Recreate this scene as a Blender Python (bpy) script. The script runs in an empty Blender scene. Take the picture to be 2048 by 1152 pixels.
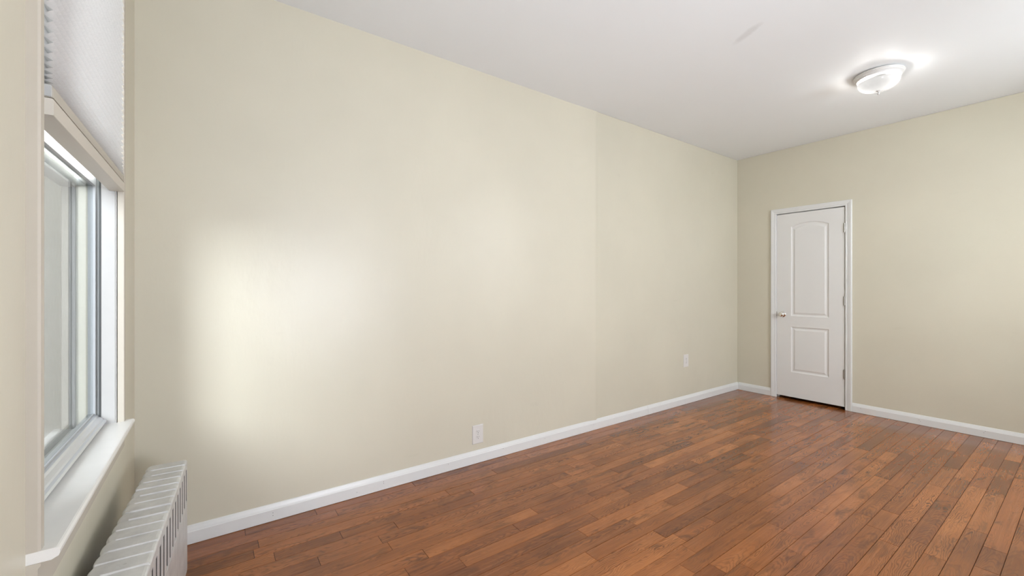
import bpy, bmesh, math, random
from mathutils import Vector, Matrix
random.seed(11)
S = bpy.context.scene
COL = S.collection
PI = math.pi

# ------------------------------------------------------------------ camera
CAMX, CAMY, CAMZ = 2.577, 0.0, 1.25
F_PX = 841.2
cam = bpy.data.cameras.new('camera')
cam.sensor_fit = 'HORIZONTAL'
cam.sensor_width = 36.0
cam.lens = F_PX / 2048 * 36.0
cam.shift_y = -3.0 / 2048
cam.clip_start = 0.02
camo = bpy.data.objects.new('camera', cam)
COL.objects.link(camo)
camo.location = (CAMX, CAMY, CAMZ)
camo.rotation_euler = (math.radians(90), 0, math.radians(54.488))
S.camera = camo

# ------------------------------------------------------------------ look, sky, daylight
S.view_settings.view_transform = 'Standard'
S.view_settings.look = 'None'
S.view_settings.gamma = 1.0
S.view_settings.use_curve_mapping = False
S.view_settings.exposure = 0.14

world = bpy.data.worlds.new('overcast_sky')
S.world = world
world.use_nodes = True
wn = world.node_tree
bg = wn.nodes['Background']
bg.inputs['Color'].default_value = (0.94, 0.94, 1.0, 1)
bg.inputs['Strength'].default_value = 4.2


def area(name, loc, target, w, h, power, color):
    l = bpy.data.lights.new(name, 'AREA')
    l.shape = 'RECTANGLE'
    l.size, l.size_y = w, h
    l.energy = power
    l.color = color
    o = bpy.data.objects.new(name, l)
    COL.objects.link(o)
    o.location = loc
    d = Vector(target) - Vector(loc)
    o.rotation_euler = d.to_track_quat('-Z', 'Y').to_euler()
    return o


# daylight outside the near window (bright patch of sky seen obliquely); fill lights behind two added side windows
area('daylight_window', (3.30, -1.85, 2.25), (0.2, 0.22, 0.8), 1.35, 1.4, 2000, (0.88, 0.91, 1.0))
area('fill_added_window_near', (3.60, 1.15, 1.15), (1.4, 1.1, 2.3), 1.1, 1.0, 85, (0.885, 0.88, 1.0))
area('fill_added_window_far', (3.75, 3.60, 2.35), (0.9, 5.2, 1.3), 1.1, 1.5, 112, (0.93, 0.935, 1.0))
# portals steer the sky sampling through the near window and the two added side openings
for n_, l_, t_, w_, h_ in (('portal_near', (0.8945, -0.47, 1.595), (0.8945, 1, 1.595), 0.94, 1.72),
                           ('portal_side_near', (3.47, 1.20, 1.595), (0, 1.20, 1.595), 1.2, 1.72),
                           ('portal_side_far', (3.47, 3.80, 1.595), (0, 3.80, 1.595), 1.2, 1.72)):
    po = area(n_, l_, t_, w_, h_, 0.0, (1, 1, 1))
    po.data.cycles.is_portal = True

# ------------------------------------------------------------------ materials


class NT:
    def __init__(self, name):
        self.m = bpy.data.materials.new(name)
        self.m.use_nodes = True
        self.t = self.m.node_tree
        self.b = self.t.nodes['Principled BSDF']
        self.out = self.t.nodes['Material Output']

    def n(self, kind, **kw):
        nd = self.t.nodes.new(kind)
        for k, v in kw.items():
            setattr(nd, k, v)
        return nd

    def link(self, a, b):
        self.t.links.new(a, b)

    def val(self, s, v):
        if hasattr(v, 'is_output'):
            self.link(v, s)
        else:
            s.default_value = v

    def math(self, op, a, b=0.0, c=0.0, clamp=False):
        nd = self.n('ShaderNodeMath', operation=op, use_clamp=clamp)
        self.val(nd.inputs[0], a)
        self.val(nd.inputs[1], b)
        self.val(nd.inputs[2], c)
        return nd.outputs[0]

    def mix(self, f, a, b, blend='MIX'):
        nd = self.n('ShaderNodeMix', data_type='RGBA', blend_type=blend)
        self.val(nd.inputs[0], f)
        self.val(nd.inputs[6], a)
        self.val(nd.inputs[7], b)
        return nd.outputs[2]

    def noise(self, vec, scale, detail=2.0, rough=0.5, dist=0.0):
        nd = self.n('ShaderNodeTexNoise')
        if vec is not None:
            self.link(vec, nd.inputs['Vector'])
        nd.inputs['Scale'].default_value = scale
        nd.inputs['Detail'].default_value = detail
        nd.inputs['Roughness'].default_value = rough
        nd.inputs['Distortion'].default_value = dist
        return nd.outputs['Fac']

    def comb(self, x, y, z=0.0):
        nd = self.n('ShaderNodeCombineXYZ')
        for i, v in enumerate((x, y, z)):
            self.val(nd.inputs[i], v)
        return nd.outputs[0]

    def ramp(self, fac, stops):
        nd = self.n('ShaderNodeValToRGB')
        self.link(fac, nd.inputs[0])
        el = nd.color_ramp.elements
        el[0].position, el[0].color = stops[0]
        el[1].position, el[1].color = stops[1]
        for p, c in stops[2:]:
            e = el.new(p)
            e.color = c
        return nd.outputs[0]

    def bump(self, h, strength, dist=0.01, normal=None):
        nd = self.n('ShaderNodeBump')
        self.link(h, nd.inputs['Height'])
        nd.inputs['Strength'].default_value = strength
        nd.inputs['Distance'].default_value = dist
        if normal is not None:
            self.link(normal, nd.inputs['Normal'])
        return nd.outputs[0]

    def obj(self):
        return self.n('ShaderNodeTexCoord').outputs['Object']

    def sep(self, v):
        nd = self.n('ShaderNodeSeparateXYZ')
        self.link(v, nd.inputs[0])
        return nd.outputs


def c4(r, g, b):
    return (r, g, b, 1.0)


def srgb(r, g, b):
    f = lambda v: (v / 255 / 12.92) if v / 255 <= 0.04045 else ((v / 255 + 0.055) / 1.055) ** 2.4
    return (f(r), f(g), f(b), 1.0)


def simple(name, col, rough=0.5, metal=0.0, spec=0.5, noise=0.03, nscale=8, bump=0.0, bscale=60):
    t = NT(name)
    ob = t.obj()
    f = t.noise(ob, nscale, 3)
    dark = tuple(c * (1 - noise * 2) for c in col[:3]) + (1,)
    t.link(t.mix(f, dark, tuple(min(1, c * (1 + noise)) for c in col[:3]) + (1,)), t.b.inputs['Base Color'])
    t.b.inputs['Roughness'].default_value = rough
    t.b.inputs['Metallic'].default_value = metal
    t.b.inputs['Specular IOR Level'].default_value = spec
    if bump:
        t.link(t.bump(t.noise(ob, bscale, 4), bump, 0.002), t.b.inputs['Normal'])
    return t.m


def wall_paint(name, col, wave, seed, rough=0.36, seam=None):
    """Eggshell paint over uneven old plaster: broad undulation, fine roller texture, faint scuffs."""
    t = NT(name)
    ob = t.obj()
    mp = t.n('ShaderNodeMapping')
    mp.inputs['Location'].default_value = (seed, seed * 0.7, seed * 1.3)
    t.link(ob, mp.inputs[0])
    v = mp.outputs[0]
    f = t.noise(v, 1.3, 3, 0.55)
    tone = t.ramp(f, [(0.3, c4(*(c * 0.965 for c in col[:3]))), (0.72, c4(*(min(1, c * 1.025) for c in col[:3])))])
    sx = t.sep(v)
    # low scuffs / hand marks: small soft-edged dirt patches
    sc = t.noise(t.comb(t.math('MULTIPLY', sx[0], 1.2), t.math('MULTIPLY', sx[1], 1.2), t.math('MULTIPLY', sx[2], 3.5)), 2.6, 5, 0.62, 0.4)
    scm = t.math('MULTIPLY', t.math('SUBTRACT', sc, 0.66, clamp=True), 1.1)
    tone = t.mix(scm, tone, c4(col[0] * 0.72, col[1] * 0.70, col[2] * 0.66))
    if seam is not None:
        # slightly darker tone beyond a plaster joint
        yy = t.math('ADD', t.sep(ob)[1], t.math('MULTIPLY', t.math('SUBTRACT', t.noise(ob, 3.0, 2), 0.5), 0.02))
        k = t.math('MULTIPLY', t.math('SUBTRACT', yy, seam - 0.012), 40.0, clamp=True)
        tone = t.mix(t.math('MULTIPLY', k, 0.055), tone, c4(col[0] * 0.25, col[1] * 0.27, col[2] * 0.2))
    t.link(tone, t.b.inputs['Base Color'])
    t.b.inputs['Roughness'].default_value = rough
    t.b.inputs['Specular IOR Level'].default_value = 0.42
    h1 = t.noise(t.comb(t.math('MULTIPLY', sx[0], 1.0), t.math('MULTIPLY', sx[1], 1.0), t.math('MULTIPLY', sx[2], 0.75)), 3.2, 2, 0.5)
    b1 = t.bump(h1, wave, 0.03)
    h2 = t.noise(t.comb(t.math('MULTIPLY', sx[0], 1.6), t.math('MULTIPLY', sx[1], 1.6), t.math('MULTIPLY', sx[2], 0.8)), 11, 3, 0.5)
    b2 = t.bump(h2, wave * 0.55, 0.012, b1)
    h3 = t.noise(v, 260, 2)
    b3 = t.bump(h3, 0.035, 0.002, b2)
    t.link(b3, t.b.inputs['Normal'])
    return t.m


WALLC = (0.640, 0.605, 0.490)
M = {}
M['wall'] = wall_paint('cream_wall_paint', WALLC, 0.20, 0.0)
M['wall_left'] = wall_paint('cream_wall_paint_long_wall', WALLC, 0.20, 0.0, 0.36, 2.735)
M['wall_back'] = wall_paint('cream_wall_paint_wavy', WALLC, 0.30, 3.1, 0.20)
M['wall_window'] = wall_paint('cream_wall_paint_window_side', WALLC, 0.15, 7.7)
M['trim_white'] = simple('white_semigloss_trim', (0.74, 0.745, 0.73), 0.34, noise=0.015, nscale=14, bump=0.05, bscale=40)
M['door_white'] = simple('white_door_paint', (0.76, 0.755, 0.735), 0.36, noise=0.012, nscale=5, bump=0.03, bscale=120)
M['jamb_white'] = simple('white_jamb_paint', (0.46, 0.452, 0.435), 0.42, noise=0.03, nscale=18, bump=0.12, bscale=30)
M['trim_cream'] = simple('cream_window_trim_paint', (0.52, 0.475, 0.40), 0.4, noise=0.03, nscale=12, bump=0.12, bscale=35)
M['sill_white'] = simple('white_sill_paint', (0.80, 0.79, 0.76), 0.28, noise=0.03, nscale=15, bump=0.10, bscale=25)
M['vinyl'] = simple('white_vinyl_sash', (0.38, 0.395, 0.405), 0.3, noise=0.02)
M['stone'] = simple('weathered_grey_outer_frame', (0.17, 0.16, 0.15), 0.8, noise=0.06, nscale=40)
M['alu'] = simple('aluminium_sash_rail', (0.66, 0.68, 0.70), 0.32, metal=0.55, noise=0.03)
M['gasket'] = simple('dark_gasket', (0.045, 0.048, 0.047), 0.5)
M['greyseal'] = simple('grey_track', (0.24, 0.25, 0.245), 0.45)
M['rail_tan'] = simple('shade_rail_cream', (0.62, 0.575, 0.50), 0.4, noise=0.02)
M['rail_grey'] = simple('shade_rail_taupe', (0.50, 0.465, 0.40), 0.45, noise=0.02)
M['cap_grey'] = simple('shade_end_cap_grey', (0.45, 0.45, 0.44), 0.4)
M['outlet'] = simple('outlet_white_plastic', (0.70, 0.68, 0.65), 0.35, noise=0.01)
M['slot_dark'] = simple('outlet_slot_dark', (0.035, 0.03, 0.028), 0.6)
M['chrome'] = simple('polished_chrome', (0.80, 0.79, 0.77), 0.12, metal=1.0, noise=0.01)
M['hinge'] = simple('satin_nickel_hinge', (0.42, 0.41, 0.39), 0.35, metal=0.9)
M['pan'] = simple('white_enamel_pan', (0.72, 0.715, 0.70), 0.4, noise=0.01)
M['reflector'] = simple('grey_reflector', (0.16, 0.16, 0.155), 0.6, noise=0.01)
M['rad_dark'] = simple('radiator_dark_inside', (0.10, 0.09, 0.082), 0.8)  # dark colour for the slot sides and inner core
M['closet'] = simple('closet_unlit_dark', (0.05, 0.045, 0.04), 0.9)  # near-black stands in for the unlit space behind the door
M['nail'] = simple('nail_hole_filler', (0.30, 0.29, 0.27), 0.8)


def ceiling_mat():
    t = NT('flat_white_ceiling')
    ob = t.obj()
    sx = t.sep(ob)
    f = t.noise(ob, 0.9, 2)
    col = t.ramp(f, [(0.3, c4(0.845, 0.866, 0.878)), (0.7, c4(0.865, 0.886, 0.898))])
    # grey rubbed mark, elongated, with a ragged outline
    ang = math.radians(-24)
    dx = t.math('SUBTRACT', sx[0], 1.33)
    dy = t.math('SUBTRACT', sx[1], 2.645)
    u = t.math('ADD', t.math('MULTIPLY', dx, math.cos(ang)), t.math('MULTIPLY', dy, math.sin(ang)))
    w = t.math('SUBTRACT', t.math('MULTIPLY', dy, math.cos(ang)), t.math('MULTIPLY', dx, math.sin(ang)))
    d = t.math('SQRT', t.math('ADD', t.math('POWER', t.math('DIVIDE', u, 0.11), 2.0), t.math('POWER', t.math('DIVIDE', w, 0.030), 2.0)))
    d = t.math('ADD', d, t.math('MULTIPLY', t.math('SUBTRACT', t.noise(ob, 22, 3), 0.5), 0.9))
    k = t.math('MULTIPLY', t.math('SUBTRACT', 1.15, d, clamp=True), 1.6, clamp=True)
    col = t.mix(t.math('MULTIPLY', k, 0.30), col, c4(0.55, 0.545, 0.53))
    t.link(col, t.b.inputs['Base Color'])
    t.b.inputs['Roughness'].default_value = 0.62
    t.b.inputs['Specular IOR Level'].default_value = 0.3
    b = t.bump(t.noise(ob, 2.0, 2), 0.10, 0.02)
    b = t.bump(t.noise(ob, 220, 2), 0.03, 0.002, b)
    t.link(b, t.b.inputs['Normal'])
    return t.m


M['ceiling'] = ceiling_mat()


def wood_mat():
    """Stained red oak strips. UV = (across the strip in m, along the strip in m); 'plank' = per strip random numbers."""
    t = NT('stained_oak_strip_floor')
    uv = t.n('ShaderNodeUVMap', uv_map='strip').outputs[0]
    u, v, _ = t.sep(uv)
    at = t.n('ShaderNodeAttribute', attribute_name='plank')
    r1, r2, r3 = t.sep(at.outputs['Color'])
    r4 = at.outputs['Alpha']
    off = t.math('MULTIPLY', r2, 57.0)
    # slow wobble of the growth rings
    nz = t.noise(t.comb(t.math('MULTIPLY', u, 13.0), t.math('ADD', t.math('MULTIPLY', v, 3.2), off), off), 1.0, 3, 0.55)
    nz2 = t.noise(t.comb(t.math('MULTIPLY', u, 40.0), t.math('ADD', t.math('MULTIPLY', v, 9.0), off), r3), 1.0, 2, 0.5)
    uc = t.math('SUBTRACT', u, t.math('MULTIPLY', t.math('SUBTRACT', r3, 0.5), 0.05))
    curv = t.math('ADD', 1600.0, t.math('MULTIPLY', r2, 2600.0))
    cath = t.math('ADD', t.math('MULTIPLY', t.math('POWER', t.math('ABSOLUTE', uc), 2.0), curv), t.math('MULTIPLY', v, t.math('ADD', 8.0, t.math('MULTIPLY', r3, 16.0))))
    cath = t.math('ADD', cath, t.math('MULTIPLY', nz, 9.0))
    cath = t.math('ADD', cath, t.math('MULTIPLY', nz2, 1.6))
    straight = t.math('ADD', t.math('MULTIPLY', u, 130.0), t.math('ADD', t.math('MULTIPLY', nz, 14.0), t.math('MULTIPLY', v, 0.8)))
    pick = t.math('GREATER_THAN', r4, 0.48)
    ring = t.n('ShaderNodeMix', data_type='FLOAT')
    t.link(pick, ring.inputs[0])
    t.link(straight, ring.inputs[2])
    t.link(cath, ring.inputs[3])
    fr = t.math('FRACT', ring.outputs[0])
    # early wood: dark porous edge of every ring
    early = t.math('SUBTRACT', 1.0, t.math('MULTIPLY', t.math('ABSOLUTE', t.math('SUBTRACT', fr, 0.5)), 3.4), clamp=True)
    pores = t.noise(t.comb(t.math('MULTIPLY', u, 420.0), t.math('ADD', t.math('MULTIPLY', v, 12.0), off), off), 1.0, 2, 0.5)
    streak = t.noise(t.comb(t.math('MULTIPLY', u, 95.0), t.math('ADD', t.math('MULTIPLY', v, 2.2), off), r1), 1.0, 3, 0.55)
    blot = t.noise(t.comb(t.math('MULTIPLY', u, 17.0), t.math('ADD', t.math('MULTIPLY', v, 4.5), off), r2), 1.0, 3, 0.55, 1.1)
    cloud = t.noise(t.comb(t.math('MULTIPLY', u, 9.0), t.math('ADD', t.math('MULTIPLY', v, 2.6), off), r3), 1.0, 2, 0.5)
    fig = t.noise(t.comb(t.math('MULTIPLY', u, 6.0), t.math('ADD', t.math('MULTIPLY', v, 2.0), off), r1), 1.0, 2, 0.5)
    # strip tone
    tone = t.math('ADD', r1, t.math('MULTIPLY', t.math('SUBTRACT', cloud, 0.5), 1.1), clamp=True)
    base = t.ramp(tone, [(0.0, srgb(124, 71, 33)), (1.0, srgb(180, 112, 60)), (0.22, srgb(142, 83, 40)), (0.5, srgb(154, 92, 46)), (0.8, srgb(166, 101, 52))])
    big = t.noise(t.obj(), 1.9, 3, 0.55)
    base = t.mix(t.math('MULTIPLY', t.math('SUBTRACT', big, 0.46, clamp=True), 2.0), base, srgb(112, 64, 34))
    red = t.mix(t.math('MULTIPLY', t.math('SUBTRACT', r3, 0.5, clamp=True), 0.5), base, srgb(148, 82, 49))
    amt = t.math('MULTIPLY', t.math('ADD', 0.50, t.math('MULTIPLY', r2, 0.48)), t.math('MULTIPLY', t.math('SUBTRACT', fig, 0.28, clamp=True), 2.6, clamp=True))
    col = t.mix(t.math('MULTIPLY', early, amt), red, srgb(78, 42, 22))
    col = t.mix(t.math('MULTIPLY', t.math('SUBTRACT', pores, 0.52, clamp=True), 0.7), col, srgb(100, 58, 36))
    col = t.mix(t.math('MULTIPLY', t.math('SUBTRACT', streak, 0.50, clamp=True), 1.5), col, srgb(112, 64, 39))
    col = t.mix(t.math('MULTIPLY', t.math('SUBTRACT', 0.46, streak, clamp=True), 1.1), col, srgb(190, 128, 86))
    bl = t.math('MULTIPLY', t.math('SUBTRACT', blot, t.math('SUBTRACT', 0.60, t.math('MULTIPLY', r4, 0.14)), clamp=True), 4.0, clamp=True)
    col = t.mix(t.math('MULTIPLY', bl, 0.66), col, srgb(72, 44, 26))
    # pale chips
    chip = t.noise(t.comb(t.math('MULTIPLY', u, 70.0), t.math('ADD', t.math('MULTIPLY', v, 30.0), off), r3), 1.0, 2, 0.5)
    ck = t.math('MULTIPLY', t.math('SUBTRACT', chip, 0.80, clamp=True), 12.0, clamp=True)
    col = t.mix(t.math('MULTIPLY', ck, 0.7), col, srgb(216, 176, 140))
    t.link(col, t.b.inputs['Base Color'])
    t.b.inputs['Specular IOR Level'].default_value = 0.32
    rg = t.math('ADD', 0.17, t.math('MULTIPLY', streak, 0.14))
    t.link(rg, t.b.inputs['Roughness'])
    t.b.inputs['Coat Weight'].default_value = 0.32
    t.b.inputs['Coat Roughness'].default_value = 0.09
    hh = t.math('ADD', t.math('MULTIPLY', pores, -0.5), t.math('MULTIPLY', early, -0.3))
    b = t.bump(hh, 0.03, 0.002)
    ob = t.obj()
    b = t.bump(t.noise(ob, 3.0, 2), 0.08, 0.01, b)
    t.link(b, t.b.inputs['Normal'])
    return t.m


M['wood'] = wood_mat()
M['subfloor'] = simple('dark_gap_between_strips', (0.030, 0.016, 0.010), 0.9)


def silver_mat():
    t = NT('silver_radiator_paint')
    ob = t.obj()
    sx = t.sep(ob)
    f = t.noise(ob, 14, 4, 0.6)
    col = t.ramp(f, [(0.3, c4(0.56, 0.56, 0.555)), (0.7, c4(0.72, 0.72, 0.71))])
    chips = t.noise(ob, 42, 3, 0.6)
    col = t.mix(t.math('MULTIPLY', t.math('SUBTRACT', chips, 0.70, clamp=True), 6.0, clamp=True), col, c4(0.33, 0.325, 0.32))
    t.link(col, t.b.inputs['Base Color'])
    t.b.inputs['Metallic'].default_value = 0.35
    t.b.inputs['Roughness'].default_value = 0.42
    h = t.noise(t.comb(t.math('MULTIPLY', sx[0], 1.0), t.math('MULTIPLY', sx[1], 1.0), t.math('MULTIPLY', sx[2], 0.15)), 60, 4, 0.6)
    t.link(t.bump(h, 0.35, 0.004), t.b.inputs['Normal'])
    return t.m


M['silver'] = silver_mat()


def glass_mat():
    t = NT('window_glass')
    t.t.nodes.remove(t.b)
    tr = t.n('ShaderNodeBsdfTransparent')
    tr.inputs[0].default_value = c4(0.93, 0.95, 0.94)
    gl = t.n('ShaderNodeBsdfGlossy')
    gl.inputs['Roughness'].default_value = 0.0
    gl.inputs['Color'].default_value = c4(0.6, 0.62, 0.62)
    fr = t.n('ShaderNodeFresnel')
    bk = t.n('ShaderNodeNewGeometry').outputs['Backfacing']
    t.link(t.math('ADD', 1.52, t.math('MULTIPLY', bk, 1 / 1.52 - 1.52)), fr.inputs['IOR'])
    mx = t.n('ShaderNodeMixShader')
    t.link(fr.outputs[0], mx.inputs[0])
    t.link(tr.outputs[0], mx.inputs[1])
    t.link(gl.outputs[0], mx.inputs[2])
    t.link(mx.outputs[0], t.out.inputs[0])
    return t.m


M['glass'] = glass_mat()


def screen_mat():
    """Grey fibreglass insect screen: fine weave, half open."""
    t = NT('grey_insect_screen')
    t.t.nodes.remove(t.b)
    ob = t.obj()
    sx = t.sep(ob)
    f = t.noise(t.comb(t.math('MULTIPLY', sx[0], 300.0), t.math('MULTIPLY', sx[1], 300.0), t.math('MULTIPLY', sx[2], 60.0)), 1.0, 3)
    col = t.ramp(f, [(0.3, c4(0.42, 0.40, 0.375)), (0.7, c4(0.54, 0.52, 0.49))])
    df = t.n('ShaderNodeBsdfDiffuse')
    tl = t.n('ShaderNodeBsdfTranslucent')
    t.link(col, df.inputs[0])
    t.link(col, tl.inputs[0])
    a = t.n('ShaderNodeMixShader')
    a.inputs[0].default_value = 0.03
    t.link(df.outputs[0], a.inputs[1])
    t.link(tl.outputs[0], a.inputs[2])
    tr = t.n('ShaderNodeBsdfTransparent')
    b = t.n('ShaderNodeMixShader')
    b.inputs[0].default_value = 0.68
    t.link(tr.outputs[0], b.inputs[1])
    t.link(a.outputs[0], b.inputs[2])
    t.link(b.outputs[0], t.out.inputs[0])
    return t.m


M['screen'] = screen_mat()


def shade_fabric():
    t = NT('white_pleated_fabric')
    t.t.nodes.remove(t.b)
    ob = t.obj()
    sx = t.sep(ob)
    f = t.noise(t.comb(t.math('MULTIPLY', sx[0], 90.0), t.math('MULTIPLY', sx[1], 90.0), t.math('MULTIPLY', sx[2], 90.0)), 1.6, 4, 0.7)
    col = t.ramp(f, [(0.3, c4(0.78, 0.78, 0.77)), (0.72, c4(0.90, 0.90, 0.89))])
    df = t.n('ShaderNodeBsdfDiffuse')
    tl = t.n('ShaderNodeBsdfTranslucent')
    # crease shade put into the colour, darkest along each glued, doubled seam
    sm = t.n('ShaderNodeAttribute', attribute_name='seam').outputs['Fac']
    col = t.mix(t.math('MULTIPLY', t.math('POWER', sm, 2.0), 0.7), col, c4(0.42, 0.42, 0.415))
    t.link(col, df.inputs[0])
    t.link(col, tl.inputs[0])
    a = t.n('ShaderNodeMixShader')
    a.inputs[0].default_value = 0.20
    t.link(df.outputs[0], a.inputs[1])
    t.link(tl.outputs[0], a.inputs[2])
    t.link(a.outputs[0], t.out.inputs[0])
    return t.m


M['fabric'] = shade_fabric()


def lamp_glass():
    """Frosted glass bowl, lit from inside by its bulbs."""
    t = NT('frosted_lamp_glass')
    t.t.nodes.remove(t.b)
    ob = t.obj()
    f = t.noise(ob, 30, 3)
    col = t.ramp(f, [(0.3, c4(0.09, 0.09, 0.089)), (0.7, c4(0.11, 0.11, 0.109))])
    tl = t.n('ShaderNodeBsdfTranslucent')
    df = t.n('ShaderNodeBsdfDiffuse')
    t.link(col, tl.inputs[0])
    t.link(col, df.inputs[0])
    a = t.n('ShaderNodeMixShader')
    a.inputs[0].default_value = 0.5
    t.link(df.outputs[0], a.inputs[1])
    t.link(tl.outputs[0], a.inputs[2])
    tr = t.n('ShaderNodeBsdfTransparent')
    b = t.n('ShaderNodeMixShader')
    b.inputs[0].default_value = 1.0
    t.link(tr.outputs[0], b.inputs[1])
    t.link(a.outputs[0], b.inputs[2])
    gl = t.n('ShaderNodeBsdfGlossy')
    gl.inputs['Roughness'].default_value = 0.15
    fr = t.n('ShaderNodeFresnel')
    bk = t.n('ShaderNodeNewGeometry').outputs['Backfacing']
    t.link(t.math('ADD', 1.5, t.math('MULTIPLY', bk, 1 / 1.5 - 1.5)), fr.inputs['IOR'])
    e = t.n('ShaderNodeMixShader')
    t.link(fr.outputs[0], e.inputs[0])
    t.link(b.outputs[0], e.inputs[1])
    t.link(gl.outputs[0], e.inputs[2])
    em = t.n('ShaderNodeEmission')
    em.inputs['Color'].default_value = c4(1.0, 0.985, 0.965)
    em.inputs['Strength'].default_value = 0.36
    ad = t.n('ShaderNodeAddShader')
    t.link(e.outputs[0], ad.inputs[0])
    t.link(em.outputs[0], ad.inputs[1])
    t.link(ad.outputs[0], t.out.inputs[0])
    return t.m


M['lampglass'] = lamp_glass()


def bulb_mat():
    t = NT('lit_bulb')
    t.b.inputs['Base Color'].default_value = c4(0.9, 0.9, 0.88)
    t.b.inputs['Emission Color'].default_value = c4(1.0, 0.96, 0.90)
    t.b.inputs['Emission Strength'].default_value = 0.5
    return t.m


M['bulb'] = bulb_mat()

# ------------------------------------------------------------------ mesh helpers


def box(bm, x0, x1, y0, y1, z0, z1):
    vs = [bm.verts.new(p) for p in ((x0, y0, z0), (x1, y0, z0), (x1, y1, z0), (x0, y1, z0), (x0, y0, z1), (x1, y0, z1), (x1, y1, z1), (x0, y1, z1))]
    for f in ((3, 2, 1, 0), (4, 5, 6, 7), (0, 1, 5, 4), (1, 2, 6, 5), (2, 3, 7, 6), (3, 0, 4, 7)):
        bm.faces.new([vs[i] for i in f])


def prism(bm, prof, axis, a0, a1):
    """Extrude a closed 2-D profile along an axis. axis 'x': prof=(y,z); 'y': prof=(x,z); 'z': prof=(x,y)."""
    def P(p, a):
        return {'x': (a, p[0], p[1]), 'y': (p[0], a, p[1]), 'z': (p[0], p[1], a)}[axis]
    A = [bm.verts.new(P(p, a0)) for p in prof]
    B = [bm.verts.new(P(p, a1)) for p in prof]
    n = len(prof)
    bm.faces.new(A)
    bm.faces.new(B[::-1])
    for i in range(n):
        j = (i + 1) % n
        bm.faces.new((A[i], B[i], B[j], A[j]))


def lathe(bm, prof, seg=48, cap=True):
    """Revolve (r,z) about Z."""
    rings = []
    for r, z in prof:
        if r < 1e-6:
            rings.append([bm.verts.new((0, 0, z))])
        else:
            rings.append([bm.verts.new((r * math.cos(2 * PI * i / seg), r * math.sin(2 * PI * i / seg), z)) for i in range(seg)])
    for a, b in zip(rings, rings[1:]):
        for i in range(seg):
            j = (i + 1) % seg
            if len(a) == 1 and len(b) == 1:
                continue
            if len(a) == 1:
                bm.faces.new((a[0], b[i], b[j]))
            elif len(b) == 1:
                bm.faces.new((a[i], b[0], a[j]))
            else:
                bm.faces.new((a[i], b[i], b[j], a[j]))


def make(name, bm, mat, parent=None, smooth=False, bevel=0.0, seg=2, recalc=True):
    if recalc:
        bmesh.ops.recalc_face_normals(bm, faces=bm.faces)
    me = bpy.data.meshes.new(name)
    bm.to_mesh(me)
    bm.free()
    o = bpy.data.objects.new(name, me)
    COL.objects.link(o)
    if mat:
        me.materials.append(mat)
    if smooth:
        for p in me.polygons:
            p.use_smooth = True
        try:
            me.set_sharp_from_angle(angle=math.radians(38))
        except Exception:
            pass
    if bevel:
        md = o.modifiers.new('bevel', 'BEVEL')
        md.width = bevel
        md.segments = seg
        md.limit_method = 'ANGLE'
        md.angle_limit = math.radians(40)
    if parent:
        o.parent = parent
    return o


def boxes(name, lst, mat, parent=None, bevel=0.0):
    bm = bmesh.new()
    for b in lst:
        box(bm, *b)
    return make(name, bm, mat, parent, bevel=bevel)


def tag(o, label, cat, kind=None, group=None):
    o['label'] = label
    o['category'] = cat
    if kind:
        o['kind'] = kind
    if group:
        o['group'] = group
    return o


def empty(name, loc=(0, 0, 0)):
    o = bpy.data.objects.new(name, None)
    o.empty_display_size = 0.1
    o.location = loc
    COL.objects.link(o)
    return o


# ------------------------------------------------------------------ room shell
XR, YB, YF, H = 3.28, 5.213, -0.289, 2.785   # right wall, back wall, window wall, ceiling
WT = 0.20                                    # wall thickness
DX0, DX1, DZ1 = 0.424, 1.085, 2.078          # door rough opening
W1 = (0.427, 1.362, 0.739, 2.45)             # near window opening x0,x1,z0,z1

# floor: every oak strip a slightly separated slab over a dark gap
bm = bmesh.new()
uvl = bm.loops.layers.uv.new('strip')
cl = bm.loops.layers.float_color.new('plank')
PW = 0.0772
x = 2.0135 - 27 * PW
while x < XR:
    y = -0.30 - random.random() * 0.8
    while y < YB + 0.75:
        L = random.choice((0.26, 0.38, 0.5, 0.65, 0.8, 0.95, 1.1, 1.3)) * random.uniform(0.85, 1.15)
        a0, a1 = max(x, 0.0), min(x + PW, XR)
        b0, b1 = max(y, YF), min(y + L, YB + 0.7)
        if a1 - a0 > 0.004 and b1 - b0 > 0.004:
            g, ch = 0.0008, 0.0008
            rc = (random.random(), random.random(), random.random(), random.random())
            tilt = random.uniform(-0.0003, 0.0003)
            top = [(a0 + g + ch, b0 + g + ch), (a1 - g - ch, b0 + g + ch), (a1 - g - ch, b1 - g - ch), (a0 + g + ch, b1 - g - ch)]
            mid = [(a0 + g, b0 + g), (a1 - g, b0 + g), (a1 - g, b1 - g), (a0 + g, b1 - g)]
            tv = [bm.verts.new((p[0], p[1], tilt)) for p in top]
            mv = [bm.verts.new((p[0], p[1], tilt - 0.0007)) for p in mid]
            dv = [bm.verts.new((p[0], p[1], -0.004)) for p in mid]
            fs = [bm.faces.new(tv)]
            for i in range(4):
                j = (i + 1) % 4
                fs.append(bm.faces.new((mv[i], mv[j], tv[j], tv[i])))
                fs.append(bm.faces.new((dv[i], dv[j], mv[j], mv[i])))
            for f in fs:
                for l in f.loops:
                    l[uvl].uv = (l.vert.co.x - (x + PW / 2), l.vert.co.y)
                    l[cl] = rc
        y += L
    x += PW
n0 = len(bm.faces)
box(bm, -0.05, XR + 0.05, YF - 0.05, YB + 0.72, -0.06, -0.003)
bm.faces.ensure_lookup_table()
for f in bm.faces[n0:]:
    f.material_index = 1
floor = make('floor', bm, M['wood'])
floor.data.materials.append(M['subfloor'])
tag(floor, 'glossy reddish-brown oak strip floor with worn dark patches', 'floor', 'structure')

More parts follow.
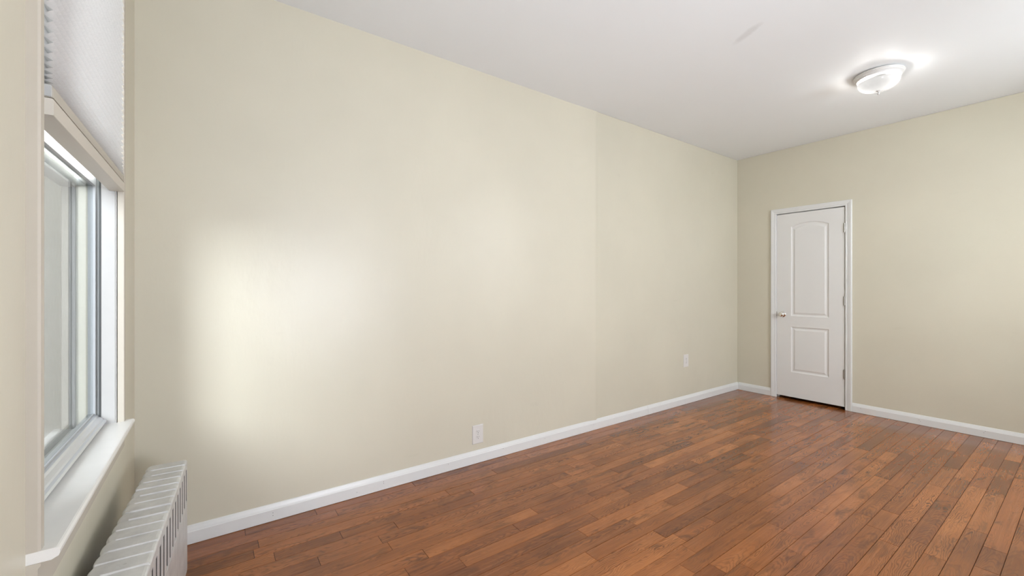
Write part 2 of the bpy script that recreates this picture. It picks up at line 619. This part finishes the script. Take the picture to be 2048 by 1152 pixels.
ceil = boxes('ceiling', [(-0.05, XR + 0.05, YF - 0.1, 2.78, H, H + 0.12), (-0.05, XR + 0.05, 2.78, YB + 0.1, H + 0.0015, H + 0.12)], M['ceiling'])
tag(ceil, 'flat white ceiling with a faint grey rubbed mark', 'ceiling', 'structure')

# left (long) wall with two proud plaster joints
prof = [(0.0, YF - 0.1)]


def px_at(yy):
    v = 0.0
    if 2.35 < yy <= 2.735:
        v = 0.0065 * ((yy - 2.35) / 0.385) ** 1.6
    elif 2.735 < yy <= 2.765:
        v = 0.0065 * (1 - (yy - 2.735) / 0.03) + 0.001
    elif 2.765 < yy <= 3.23:
        v = 0.001 + 0.0030 * ((yy - 2.765) / 0.465) ** 1.5
    elif 3.23 < yy <= 3.38:
        v = 0.0040 * (1 - (yy - 3.23) / 0.15)
    return v


yy = 2.35
while yy < 3.40:
    prof.append((px_at(yy), yy))
    yy += 0.015
prof += [(0.0, YB + 0.1), (-WT, YB + 0.1), (-WT, YF - 0.1)]
bm = bmesh.new()
prism(bm, prof, 'z', 0.0, H)
o = make('wall_left', bm, M['wall_left'], smooth=True)
tag(o, 'long cream painted wall on the left with daylight patch', 'wall', 'structure')

# back wall with the door opening
o = boxes('wall_back', [(-0.0, DX0, YB, YB + WT, 0, H), (DX1, XR, YB, YB + WT, 0, H), (DX0, DX1, YB, YB + WT, DZ1, H)], M['wall_back'])
tag(o, 'glossy cream end wall holding the white door', 'wall', 'structure')
W2 = (0.60, 1.80, 0.739, 2.45)               # openings for two added, unseen fill-light windows in the right wall (y0,y1,z0,z1)
W3 = (3.20, 4.40, 0.739, 2.45)
o = boxes('wall_right', [(XR, XR + WT, YF - 0.1, W2[0], 0, H), (XR, XR + WT, W2[1], W3[0], 0, H), (XR, XR + WT, W3[1], YB + 0.1, 0, H)] +
          [b for w_ in (W2, W3) for b in ((XR, XR + WT, w_[0], w_[1], 0, w_[2] - 0.022), (XR, XR + WT, w_[0], w_[1], w_[3], H))], M['wall'])
tag(o, 'cream wall to the right, out of the picture', 'wall', 'structure')
# window wall with its opening
o = boxes('wall_front', [
    (0.0, W1[0], YF - WT, YF, 0, H), (W1[1], XR, YF - WT, YF, 0, H),
    (W1[0], W1[1], YF - WT, YF, 0, W1[2] - 0.022), (W1[0], W1[1], YF - WT, YF, W1[3], H)], M['wall_window'])
tag(o, 'cream window wall at the far left edge', 'wall', 'structure')
# dark shell added behind the door to stop light leaking under it
o = boxes('closet_light_block', [(DX0 - 0.12, DX0 - 0.06, YB + WT, YB + 0.72, 0, 2.3), (DX1 + 0.06, DX1 + 0.12, YB + WT, YB + 0.72, 0, 2.3),
                          (DX0 - 0.12, DX1 + 0.12, YB + 0.68, YB + 0.74, 0, 2.3), (DX0 - 0.12, DX1 + 0.12, YB + WT, YB + 0.72, 2.24, 2.3)], M['closet'])
tag(o, 'dark shell added behind the white door to keep light out', 'wall', 'structure')

# ------------------------------------------------------------------ baseboards
BP = [(0.0, 0.002), (0.0145, 0.002), (0.0145, 0.060), (0.0125, 0.0635), (0.0120, 0.066), (0.0105, 0.071), (0.0070, 0.080), (0.0050, 0.0865), (0.0030, 0.089), (0.0, 0.089)]


def base_y(name, y0, y1, flip=False, xw=0.0):
    bm = bmesh.new()
    prism(bm, [((xw - p[0]) if flip else (xw + p[0]), p[1]) for p in BP], 'y', y0, y1)
    return make(name, bm, M['trim_white'])


def base_x(name, x0, x1, flip=True, yw=YB):
    bm = bmesh.new()
    prism(bm, [((yw - p[0]) if flip else (yw + p[0]), p[1]) for p in BP], 'x', x0, x1)
    return make(name, bm, M['trim_white'])


b1 = base_y('baseboard_left', YF, 3.4575)
tag(b1, 'longer white baseboard along the left wall under the near outlet', 'baseboard', 'structure', 'white baseboards')
b2 = base_y('baseboard_left', 3.4590, YB)
tag(b2, 'short white baseboard on the left wall, from the joint to the far corner', 'baseboard', 'structure', 'white baseboards')
b3 = base_x('baseboard_back', 0.0145, 0.3825)
tag(b3, 'short white baseboard between the far corner and the door', 'baseboard', 'structure', 'white baseboards')
b4 = base_x('baseboard_back', 1.1305, XR)
tag(b4, 'white baseboard on the end wall right of the door', 'baseboard', 'structure', 'white baseboards')
b5 = base_y('baseboard_right', YF, YB, True, XR)
tag(b5, 'white baseboard along the right wall', 'baseboard', 'structure', 'white baseboards')


def nail(parent, pts, axis):
    for p in pts:
        bm = bmesh.new()
        bmesh.ops.create_uvsphere(bm, u_segments=8, v_segments=6, radius=0.0022)
        for v in bm.verts:
            v.co[axis] *= 0.25
        o = make('nail_hole', bm, M['nail'], parent)
        o.location = p


nail(b1, [(0.0146, 0.265, 0.045), (0.0146, 0.265, 0.030), (0.0146, 0.86, 0.05), (0.0146, 0.86, 0.04), (0.0146, 0.70, 0.030), (0.0146, 1.30, 0.050), (0.0146, 1.75, 0.056), (0.0146, 2.15, 0.045), (0.0146, 2.70, 0.05)], 0)
nail(b4, [(1.20, YB - 0.0146, 0.05), (1.62, YB - 0.0146, 0.045), (1.63, YB - 0.0146, 0.035), (2.02, YB - 0.0146, 0.055), (2.012, YB - 0.0146, 0.04)], 1)

# ------------------------------------------------------------------ door
door = empty('door_1', (0, 0, 0))
tag(door, 'white two-panel arched-top closet door with chrome knob', 'door', 'structure')
SX0, SX1, SZ0, SZ1 = 0.4395, 1.0680, 0.031, 2.0560
CO = 0.0555   # casing width
cin = (0.4375, 1.0738, 2.0660)               # casing inner edges
cp = [(0.0, 0.0), (0.0, 0.009), (0.003, 0.0115), (0.014, 0.0125), (0.017, 0.0105), (0.024, 0.0135), (0.036, 0.0155), (0.044, 0.0175), (0.052, 0.0175), (CO, 0.0150), (CO, 0.0)]
bm = bmesh.new()
path = [(cin[0], 0.002, -1, 0), (cin[0], cin[2], -1, 1), (cin[1], cin[2], 1, 1), (cin[1], 0.002, 1, 0)]
rings = []
for (X, Z, sx, sz) in path:
    rings.append([bm.verts.new((X + sx * u, YB - w, Z + sz * u)) for u, w in cp])
for a, b in zip(rings, rings[1:]):
    for i in range(len(cp)):
        j = (i + 1) % len(cp)
        bm.faces.new((a[i], b[i], b[j], a[j]))
bm.faces.new(rings[0])
bm.faces.new(rings[-1])
make('casing', bm, M['trim_white'], door)
# jamb lining the opening
boxes('jamb', [(DX0, SX0 - 0.004, YB + 0.0, YB + WT, 0.002, DZ1), (SX1 + 0.0065, DX1, YB + 0.0, YB + WT, 0.002, DZ1), (SX0 - 0.004, SX1 + 0.0065, YB + 0.0, YB + WT, SZ1 + 0.0095, DZ1),
               (SX0 - 0.004, SX0 + 0.010, YB + 0.040, YB + 0.052, 0.002, SZ1 + 0.0095), (SX1 - 0.010, SX1 + 0.0065, YB + 0.040, YB + 0.052, 0.002, SZ1 + 0.0095), (SX0, SX1, YB + 0.040, YB + 0.052, SZ1 - 0.012, SZ1 + 0.0095)], M['trim_white'], door)


def door_slab():
    bm = bmesh.new()
    yf = YB - 0.002
    yb = yf + 0.036

    def loop(pts, y):
        return [bm.verts.new((p[0], y, p[1])) for p in pts]

    def panel(x0, x1, z0, z1, arch, ins):
        x0, x1, z0 = x0 + ins, x1 - ins, z0 + ins
        z1 = z1 - ins
        pts = [(x0, z0), (x1, z0)]
        n = 16 if arch else 1
        for i in range(n + 1):
            t = i / n
            xx = x1 + (x0 - x1) * t
            pts.append((xx, z1 + arch * (1 - (2 * t - 1) ** 2)))
        return pts
    e_all = []
    rect = loop([(SX0, SZ0), (SX1, SZ0), (SX1, SZ1), (SX0, SZ1)], yf)
    holes = []
    for (x0, x1, z0, z1, arch) in ((0.584, 0.934, 0.925, 1.908, 0.040), (0.584, 0.934, 0.306, 0.806, 0.0)):
        prev = None
        for ins, dep in ((0.0, 0.0), (0.003, 0.0045), (0.010, 0.0075), (0.020, 0.0080), (0.027, 0.0060), (0.036, 0.0025), (0.040, 0.0018)):
            lp = loop(panel(x0, x1, z0, z1, arch * (1 - ins * 1.5), ins), yf + dep)
            if prev is None:
                holes.append(lp)
            else:
                for i in range(len(lp)):
                    j = (i + 1) % len(lp)
                    bm.faces.new((prev[i], prev[j], lp[j], lp[i]))
            prev = lp
        bm.faces.new(prev)
    for lp in [rect] + holes:
        for i in range(len(lp)):
            a, b = lp[i], lp[(i + 1) % len(lp)]
            e = bm.edges.get((a, b)) or bm.edges.new((a, b))
            e_all.append(e)
    bmesh.ops.triangle_fill(bm, use_beauty=True, use_dissolve=False, edges=e_all)
    back = loop([(SX0, SZ0), (SX1, SZ0), (SX1, SZ1), (SX0, SZ1)], yb)
    bm.faces.new(back)
    for i in range(4):
        j = (i + 1) % 4
        bm.faces.new((rect[i], rect[j], back[j], back[i]))
    return make('door_slab', bm, M['door_white'], door)


door_slab()
# knob: rose, neck, rounded knob, facing -y
bm = bmesh.new()
lathe(bm, [(0.0, 0.0), (0.032, 0.0), (0.032, 0.004), (0.026, 0.008), (0.014, 0.011), (0.0115, 0.016), (0.0115, 0.026), (0.016, 0.030), (0.0245, 0.036), (0.0275, 0.044), (0.0265, 0.052), (0.021, 0.058), (0.012, 0.0605), (0.0, 0.061)], 32)
kn = make('door_knob', bm, M['chrome'], door, smooth=True)
kn['label'] = 'round polished chrome knob'
kn.rotation_euler = (PI / 2, 0, 0)
kn.location = (0.503, YB - 0.002, 0.940)
boxes('latch_plate', [(SX0 - 0.0035, SX0 + 0.004, YB - 0.006, YB + 0.02, 0.915, 0.968)], M['hinge'], door, bevel=0.001)
for hz in (1.845, 1.103, 0.361):
    bm = bmesh.new()
    for k in range(3):
        m = Matrix.Translation((0, 0, -0.0455 + k * 0.0305 + 0.015))
        bmesh.ops.create_cone(bm, cap_ends=True, segments=16, radius1=0.0062, radius2=0.0062, depth=0.0295, matrix=m)
    for s in (-1, 1):
        bmesh.ops.create_cone(bm, cap_ends=True, segments=12, radius1=0.0045, radius2=0.003, depth=0.006, matrix=Matrix.Translation((0, 0, s * 0.049)) @ Matrix.Rotation(0 if s > 0 else PI, 4, 'X'))
    box(bm, -0.012, 0.0, 0.003, 0.0055, -0.0455, 0.0455)
    hg = make('hinge', bm, M['hinge'], door, smooth=True)
    hg.location = (SX1 + 0.0015, YB - 0.0075, hz)

# ------------------------------------------------------------------ windows


def window(name, W, detail, label):
    x0, x1, z0, z1 = W
    w = empty(name, (0, 0, 0))
    tag(w, label, 'window', 'structure')
    TF = 0.0195
    # trim bead round the opening
    bm = bmesh.new()
    tw = 0.025
    tp = [(0.0, -0.002), (0.0, TF - 0.002), (0.002, TF), (tw - 0.003, TF), (tw, TF - 0.004), (tw, 0.0)]
    path = [(x0, z0, -1, 0), (x0, z1, -1, 1), (x1, z1, 1, 1), (x1, z0, 1, 0)]
    rings = [[bm.verts.new((X + sx * u, YF + v, Z + sz * u)) for u, v in tp] for (X, Z, sx, sz) in path]
    for a, b in zip(rings, rings[1:]):
        for i in range(len(tp)):
            j = (i + 1) % len(tp)
            bm.faces.new((a[i], b[i], b[j], a[j]))
    bm.faces.new(rings[0])
    bm.faces.new(rings[-1])
    make('casing', bm, M['trim_cream'], w)
    # sill board with horns, and apron under it
    bm = bmesh.new()
    prism(bm, [(-0.49, z0 - 0.022), (YF + 0.034, z0 - 0.022), (YF + 0.044, z0 - 0.017), (YF + 0.046, z0 - 0.012), (YF + 0.046, z0 - 0.006), (YF + 0.043, z0 - 0.001), (YF + 0.040, z0), (-0.49, z0)], 'x', x0 + 0.0015, x1 - 0.0015)
    for xa, xb in ((x0 - tw - 0.004, x0 + 0.0015), (x1 - 0.0015, x1 + tw)):
        prism(bm, [(YF, z0 - 0.022), (YF + 0.034, z0 - 0.022), (YF + 0.044, z0 - 0.017), (YF + 0.046, z0 - 0.012), (YF + 0.046, z0 - 0.006), (YF + 0.043, z0 - 0.001), (YF + 0.040, z0), (YF, z0)], 'x', xa, xb)
    make('sill', bm, M['sill_white'], w)
    bm = bmesh.new()
    prism(bm, [(YF, z0 - 0.105), (YF + 0.012, z0 - 0.105), (YF + 0.016, z0 - 0.099), (YF + 0.016, z0 - 0.034), (YF + 0.020, z0 - 0.028), (YF + 0.020, z0 - 0.0225), (YF, z0 - 0.0225)], 'x', x0 - tw - 0.004, x1 + tw)
    make('apron', bm, M['trim_cream'], w)
    # jamb linings and head
    JD = 0.0445
    yj = YF - JD
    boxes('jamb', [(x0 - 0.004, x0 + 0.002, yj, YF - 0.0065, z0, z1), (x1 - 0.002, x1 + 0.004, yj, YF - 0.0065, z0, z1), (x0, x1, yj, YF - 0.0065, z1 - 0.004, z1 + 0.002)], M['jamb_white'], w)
    # stop bead in front of the jamb joint
    boxes('stop_bead', [(x0 - 0.004, x0 + 0.0035, YF - 0.0052, YF - 0.0021, z0, z1), (x1 - 0.0035, x1 + 0.004, YF - 0.0052, YF - 0.0021, z0, z1)], M['jamb_white'], w)
    # sash track: dark gasket, grey track
    boxes('gasket', [(x0 - 0.004, x0 + 0.004, yj - 0.005, yj, z0, z1), (x1 - 0.004, x1 + 0.004, yj - 0.005, yj, z0, z1)], M['gasket'], w)
    boxes('track', [(x0 - 0.004, x0 + 0.002, yj - 0.0125, yj - 0.005, z0, z1), (x1 - 0.002, x1 + 0.004, yj - 0.0125, yj - 0.005, z0, z1), (x0, x1, yj - 0.0125, yj, z1 - 0.03, z1)], M['greyseal'], w)
    yg = yj - 0.020                                     # lower glass plane
    zm = 1.635
    # lower sash
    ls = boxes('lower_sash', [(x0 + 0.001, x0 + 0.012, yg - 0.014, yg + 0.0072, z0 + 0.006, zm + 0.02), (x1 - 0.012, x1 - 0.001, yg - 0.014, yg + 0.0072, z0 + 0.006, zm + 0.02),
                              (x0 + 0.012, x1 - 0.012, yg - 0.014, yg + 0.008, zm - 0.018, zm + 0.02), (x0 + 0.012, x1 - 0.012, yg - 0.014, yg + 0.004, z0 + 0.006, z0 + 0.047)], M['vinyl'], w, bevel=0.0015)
    boxes('glass', [(x0 + 0.010, x1 - 0.010, yg - 0.0005, yg + 0.0005, z0 + 0.045, zm - 0.016)], M['glass'], ls)
    # aluminium bottom rail with a rounded lift nose
    bm = bmesh.new()
    yr = yg + 0.004
    prism(bm, [(yr, z0 + 0.004), (yr + 0.024, z0 + 0.004), (yr + 0.030, z0 + 0.008), (yr + 0.032, z0 + 0.013), (yr + 0.029, z0 + 0.018), (yr + 0.022, z0 + 0.020), (yr + 0.020, z0 + 0.026), (yr + 0.010, z0 + 0.033), (yr + 0.007, z0 + 0.040), (yr, z0 + 0.041)], 'x', x0 + 0.006, x1 - 0.006)
    make('bottom_rail', bm, M['alu'], ls, smooth=False)
    # upper sash set further out
    yu = yg - 0.032
    us = boxes('upper_sash', [(x0 + 0.001, x0 + 0.035, yu - 0.014, yu + 0.012, zm - 0.02, z1 - 0.03), (x1 - 0.035, x1 - 0.001, yu - 0.014, yu + 0.012, zm - 0.02, z1 - 0.03),
                              (x0 + 0.035, x1 - 0.035, yu - 0.014, yu + 0.012, z1 - 0.065, z1 - 0.03), (x0 + 0.035, x1 - 0.035, yu - 0.014, yu + 0.012, zm - 0.02, zm + 0.015)], M['vinyl'], w, bevel=0.0015)
    boxes('glass', [(x0 + 0.033, x1 - 0.033, yu - 0.0005, yu + 0.0005, zm + 0.013, z1 - 0.063)], M['glass'], us)
    # outside frame and insect screen
    ys = yu - 0.03
    sf = boxes('screen_frame', [(x0, x0 + 0.018, ys - 0.006, ys + 0.006, z0, z1), (x1 - 0.018, x1, ys - 0.006, ys + 0.006, z0, z1), (x0 + 0.018, x1 - 0.018, ys - 0.006, ys + 0.006, z0, z0 + 0.02), (x0 + 0.018, x1 - 0.018, ys - 0.006, ys + 0.006, z1 - 0.02, z1)], M['stone'], w)
    if detail:
        boxes('insect_screen', [(x0 + 0.017, x1 - 0.017, ys - 0.0004, ys + 0.0004, z0 + 0.019, zm + 0.02)], M['screen'], sf)
    boxes('outer_frame', [(x0 - 0.01, x0 + 0.012, YF - WT - 0.004, yu - 0.014, z0 - 0.022, z1), (x1 - 0.012, x1 + 0.01, YF - WT - 0.004, yu - 0.014, z0 - 0.022, z1)], M['stone'], w)
    return w


window('window_1', W1, True, 'white-framed window with deep sill above the silver radiator')

for n_, w_, l_ in (('added_window_2', W2, 'white-framed side window added in the right wall for fill light, nearer the camera, out of view'),
                   ('added_window_3', W3, 'white-framed side window added in the right wall for fill light, further back, out of view')):
    o = window(n_, w_, False, l_)  # unseen windows added to let fill light into the room
    o.rotation_euler = (0, 0, PI / 2)
    o.location = (XR + YF, 0, 0)

# ------------------------------------------------------------------ cellular shade in the near window
shade = empty('window_shade', (0.89, -0.285, 1.606))
tag(shade, 'white pleated cellular shade half raised over the window, cream bottom rail', 'window shade')
SXA, SXB = 0.436 - 0.89, 1.310 - 0.89       # local x
ZB = 1.606
yF, yS, yK = 0.017, 0.0, -0.017             # local y: front fold, seam, back fold


def loc(o):
    o.location = (0, 0, 0)
    return o


# bottom rail (cream), middle rail (taupe) with grey caps
bm = bmesh.new()
prism(bm, [(yF, 0.001), (yF, 0.033), (yF - 0.002, 0.035), (-0.022, 0.035), (-0.025, 0.032), (-0.025, 0.0), (yF - 0.001, 0.0)], 'x', SXA, SXB)
make('bottom_rail', bm, M['rail_tan'], shade)
bm = bmesh.new()
prism(bm, [(yF - 0.001, 0.0375), (yF - 0.001, 0.060), (yF - 0.004, 0.0635), (-0.018, 0.0635), (-0.020, 0.0615), (-0.020, 0.0375)], 'x', SXA + 0.002, SXB - 0.002)
make('middle_rail', bm, M['rail_grey'], shade)
bm = bmesh.new()
box(bm, SXB - 0.002, SXB + 0.001, -0.019, yF - 0.003, 0.0385, 0.0625)
make('end_cap', bm, M['cap_grey'], shade, bevel=0.0008)
bm = bmesh.new()
box(bm, SXA - 0.001, SXA + 0.002, -0.019, yF - 0.003, 0.0385, 0.0625)
make('end_cap', bm, M['cap_grey'], shade, bevel=0.0008)
# cells: front and back folds meeting at glued seams
zs = [0.0635]
pitch = 0.0085
while zs[-1] < 2.41 - ZB:
    zs.append(zs[-1] + pitch)
    pitch = min(0.0228, pitch * 1.17)
bm = bmesh.new()
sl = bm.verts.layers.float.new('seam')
nx = 30


def strip(pa, pb):
    va = [bm.verts.new((SXA + 0.003 + (SXB - SXA - 0.006) * i / nx, pa[0], pa[1])) for i in range(nx + 1)]
    vb = [bm.verts.new((SXA + 0.003 + (SXB - SXA - 0.006) * i / nx, pb[0], pb[1])) for i in range(nx + 1)]
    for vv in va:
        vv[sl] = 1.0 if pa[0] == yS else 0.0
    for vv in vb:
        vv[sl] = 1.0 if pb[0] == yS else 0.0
    for i in range(nx):
        bm.faces.new((va[i], va[i + 1], vb[i + 1], vb[i]))


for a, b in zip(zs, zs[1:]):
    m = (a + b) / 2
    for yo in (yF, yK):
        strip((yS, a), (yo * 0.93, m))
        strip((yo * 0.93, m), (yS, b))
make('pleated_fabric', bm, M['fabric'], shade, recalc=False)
boxes('head_rail', [(SXA, SXB, -0.025, yF, zs[-1], zs[-1] + 0.03)], M['rail_tan'], shade, bevel=0.002)

# ------------------------------------------------------------------ radiator
RA = math.radians(3.5)
rad = empty('radiator', (0.377, -0.0822, 0.0))
rad.rotation_euler = (0, 0, -RA)             # local +x runs towards the camera side, local -y towards the window wall
tag(rad, 'silver painted sectional cast-iron radiator below the window sill', 'radiator')
NP, PT, RD, RH, RB = 19, 0.0590, 0.127, 0.532, 0.085
for k in range(NP):
    bm = bmesh.new()
    xa = k * PT
    xb = xa + PT
    jit = random.uniform(-0.0012, 0.0012)
    g = 0.0006
    # top plate with eased edges, back edge scalloped per section
    tz = RH + jit
    top = [(-RD, tz - 0.030), (-RD, tz - 0.006), (-RD + 0.006, tz - 0.0005), (-RD + 0.03, tz), (-0.010, tz + 0.0005), (-0.003, tz - 0.001), (0.0, tz - 0.005), (0.0, tz - 0.030)]
    n = 6
    rows = []
    for i in range(n + 1):
        t = i / n
        sc = 0.0055 * (abs(2 * t - 1) ** 3)
        dome = 0.0012 * (1 - (2 * t - 1) ** 2)
        xx = xa + g + (PT - 2 * g) * t
        rows.append([bm.verts.new((xx, y + (sc if y <= -RD + 0.007 else 0) - (0.0012 * abs(2 * t - 1) ** 4 if y > -0.004 else 0), z + (dome if z > tz - 0.02 else 0))) for y, z in top])
    for a, b in zip(rows, rows[1:]):
        for i in range(len(top)):
            j = (i + 1) % len(top)
            bm.faces.new((a[i], b[i], b[j], a[j]))
    bm.faces.new(rows[0])
    bm.faces.new(rows[-1][::-1])
    # front and back uprights leaving a slot
    sw = random.uniform(0.025, 0.029)
    zt, zb_ = tz - 0.030, 0.366 + random.uniform(-0.004, 0.004)
    for (ya, yb) in ((-0.016, -0.0005), (-RD + 0.0005, -RD + 0.016)):
        for (xl, xr) in ((xa + g, xa + (PT - sw) / 2), (xa + (PT + sw) / 2, xb - g)):
            n0 = len(bm.faces)
            box(bm, xl, xr, ya, yb, zb_, zt)
            bm.faces.ensure_lookup_table()
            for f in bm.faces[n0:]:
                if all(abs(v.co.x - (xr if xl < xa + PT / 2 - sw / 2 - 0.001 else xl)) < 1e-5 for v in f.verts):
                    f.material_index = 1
    # lower body: flat panel with a shallow vertical rib
    prism(bm, [(xa + g, -RD), (xb - g, -RD), (xb - g, -0.0005), (xa + PT * 0.62, 0.0006), (xa + PT * 0.38, 0.0006), (xa + g, -0.0005)], 'z', RB, zb_)
    sec = make('section', bm, M['silver'], rad, bevel=0.0012, seg=1)
    sec.data.materials.append(M['rad_dark'])
    # paint-filled joint ridge on top between sections
    if k:
        bm = bmesh.new()
        prism(bm, [(xa - 0.0030, RH - 0.003), (xa - 0.0016, RH + 0.0020), (xa, RH + 0.0036), (xa + 0.0016, RH + 0.0020), (xa + 0.0030, RH - 0.003)], 'y', -RD * random.uniform(0.75, 0.95), -0.003)
        make('joint_ridge', bm, M['silver'], sec, smooth=True)
    # dark inside behind the slot
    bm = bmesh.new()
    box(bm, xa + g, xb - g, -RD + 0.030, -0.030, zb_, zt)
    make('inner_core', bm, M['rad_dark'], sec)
for k in (0, 0.9, NP - 1.9, NP - 1):
    if k not in (0, NP - 1):
        continue
    for (ya, yb) in ((-0.040, -0.004), (-RD + 0.004, -RD + 0.040)):
        bm = bmesh.new()
        xc = (k + 0.5) * PT
        ym = (ya + yb) / 2
        lv = []
        for z, s in ((RB + 0.004, 1.0), (0.055, 0.78), (0.018, 0.62), (0.008, 0.80), (0.0, 0.80)):
            hw, hd = 0.024 * s, (yb - ya) / 2 * s
            lv.append([bm.verts.new((xc + a * hw, ym + b * hd, z)) for a, b in ((-1, -1), (1, -1), (1, 1), (-1, 1))])
        for a, b in zip(lv, lv[1:]):
            for i in range(4):
                j = (i + 1) % 4
                bm.faces.new((a[i], a[j], b[j], b[i]))
        bm.faces.new(lv[0])
        bm.faces.new(lv[-1])
        make('leg', bm, M['silver'], rad, bevel=0.003)
# round boss on the far end face
bm = bmesh.new()
bmesh.ops.create_cone(bm, cap_ends=True, segments=20, radius1=0.02, radius2=0.017, depth=0.012, matrix=Matrix.Translation((-0.006, -RD / 2, 0.42)) @ Matrix.Rotation(PI / 2, 4, 'Y'))
make('end_plug', bm, M['silver'], rad, smooth=True)

# ------------------------------------------------------------------ outlets


def outlet(loc_, label):
    o = empty('electrical_outlet', loc_)
    tag(o, label, 'outlet', group='wall outlets')
    bm = bmesh.new()
    w, h, t = 0.0445, 0.0665, 0.0065
    a = [bm.verts.new((0.0, sx * w, sz * h)) for sx, sz in ((-1, -1), (1, -1), (1, 1), (-1, 1))]
    b = [bm.verts.new((t * 0.45, sx * w, sz * h)) for sx, sz in ((-1, -1), (1, -1), (1, 1), (-1, 1))]
    c = [bm.verts.new((t, sx * (w - 0.005), sz * (h - 0.005))) for sx, sz in ((-1, -1), (1, -1), (1, 1), (-1, 1))]
    for p, q in ((a, b), (b, c)):
        for i in range(4):
            j = (i + 1) % 4
            bm.faces.new((p[i], p[j], q[j], q[i]))
    bm.faces.new(c)
    bm.faces.new(a)
    make('cover_plate', bm, M['outlet'], o, bevel=0.0006)
    for zc in (0.0195, -0.0195):
        bm = bmesh.new()
        pts = []
        for i in range(24):
            an = 2 * PI * i / 24
            pts.append((0.0172 * math.cos(an), max(-0.0140, min(0.0140, 0.0172 * math.sin(an))) + zc))
        prism(bm, pts, 'x', t - 0.001, t + 0.0016)
        r = make('receptacle', bm, M['outlet'], o)
        for (yc, zz, hw, hh) in ((-0.0065, 0.0035, 0.0012, 0.0044), (0.0065, 0.0035, 0.0012, 0.0036)):
            bm = bmesh.new()
            box(bm, t + 0.0010, t + 0.0018, yc - hw, yc + hw, zc + zz - hh, zc + zz + hh)
            make('slot', bm, M['slot_dark'], r)
        bm = bmesh.new()
        bmesh.ops.create_cone(bm, cap_ends=True, segments=12, radius1=0.0026, radius2=0.0026, depth=0.0008, matrix=Matrix.Translation((t + 0.0014, 0, zc - 0.0075)) @ Matrix.Rotation(PI / 2, 4, 'Y'))
        make('slot', bm, M['slot_dark'], r)
    bm = bmesh.new()
    bmesh.ops.create_cone(bm, cap_ends=True, segments=14, radius1=0.0034, radius2=0.0028, depth=0.0016, matrix=Matrix.Translation((t + 0.0006, 0, 0)) @ Matrix.Rotation(PI / 2, 4, 'Y'))
    make('screw', bm, M['hinge'], o)
    return o


outlet((0.0, 1.538, 0.2005), 'white duplex outlet low on the long wall, nearer the window')
outlet((0.0, 4.118, 0.459), 'white duplex outlet on the long wall near the far corner')

# ------------------------------------------------------------------ ceiling light
LX, LY = 1.642, 3.92
lamp = empty('ceiling_light', (LX, LY, H))
lamp.scale = (0.76, 0.76, 0.98)
tag(lamp, 'white flush ceiling light with frosted glass bowl and small finial', 'ceiling light')
bm = bmesh.new()
lathe(bm, [(0.0, -0.0005), (0.172, -0.0005), (0.186, -0.004), (0.190, -0.010), (0.187, -0.015), (0.182, -0.017), (0.181, -0.022), (0.176, -0.026), (0.170, -0.028), (0.168, -0.034), (0.163, -0.038), (0.158, -0.038), (0.156, -0.012), (0.0, -0.012)], 72)
make('pan', bm, M['pan'], lamp, smooth=True)
bm = bmesh.new()
lathe(bm, [(0.0, -0.0135), (0.1545, -0.0135), (0.1545, -0.030), (0.1530, -0.030), (0.1530, -0.0160), (0.0, -0.0160)], 48)
make('reflector', bm, M['reflector'], lamp)
bm = bmesh.new()
R, D = 0.160, 0.064
pr = []
for i in range(15):
    a = PI / 2 * i / 14
    pr.append((R * math.cos(a) ** 0.85 if i < 14 else 0.0, -0.060 - D * math.sin(a)))
lathe(bm, pr, 64)
gb = make('glass_bowl', bm, M['lampglass'], lamp, smooth=True)
bm = bmesh.new()
z0 = -0.060 - D
lathe(bm, [(0.0, z0 + 0.004), (0.020, z0 + 0.003), (0.020, z0 - 0.002), (0.012, z0 - 0.006), (0.006, z0 - 0.009), (0.006, z0 - 0.013), (0.0095, z0 - 0.018), (0.0095, z0 - 0.023), (0.005, z0 - 0.029), (0.0, z0 - 0.031)], 24)
make('finial', bm, M['pan'], lamp, smooth=True)
for s in (-1, 1):
    bm = bmesh.new()
    bmesh.ops.create_uvsphere(bm, u_segments=20, v_segments=12, radius=0.016)
    b = make('bulb', bm, M['bulb'], lamp, smooth=True)
    b.location = (s * 0.052, 0, -0.040)
    l = bpy.data.lights.new('bulb_light', 'POINT')
    l.energy = 1.9
    l.color = (1.0, 0.975, 0.95)
    l.shadow_soft_size = 0.013
    lo = bpy.data.objects.new('bulb_light', l)
    COL.objects.link(lo)
    lo.parent = lamp
    lo.location = (s * 0.088, 0, -0.068)
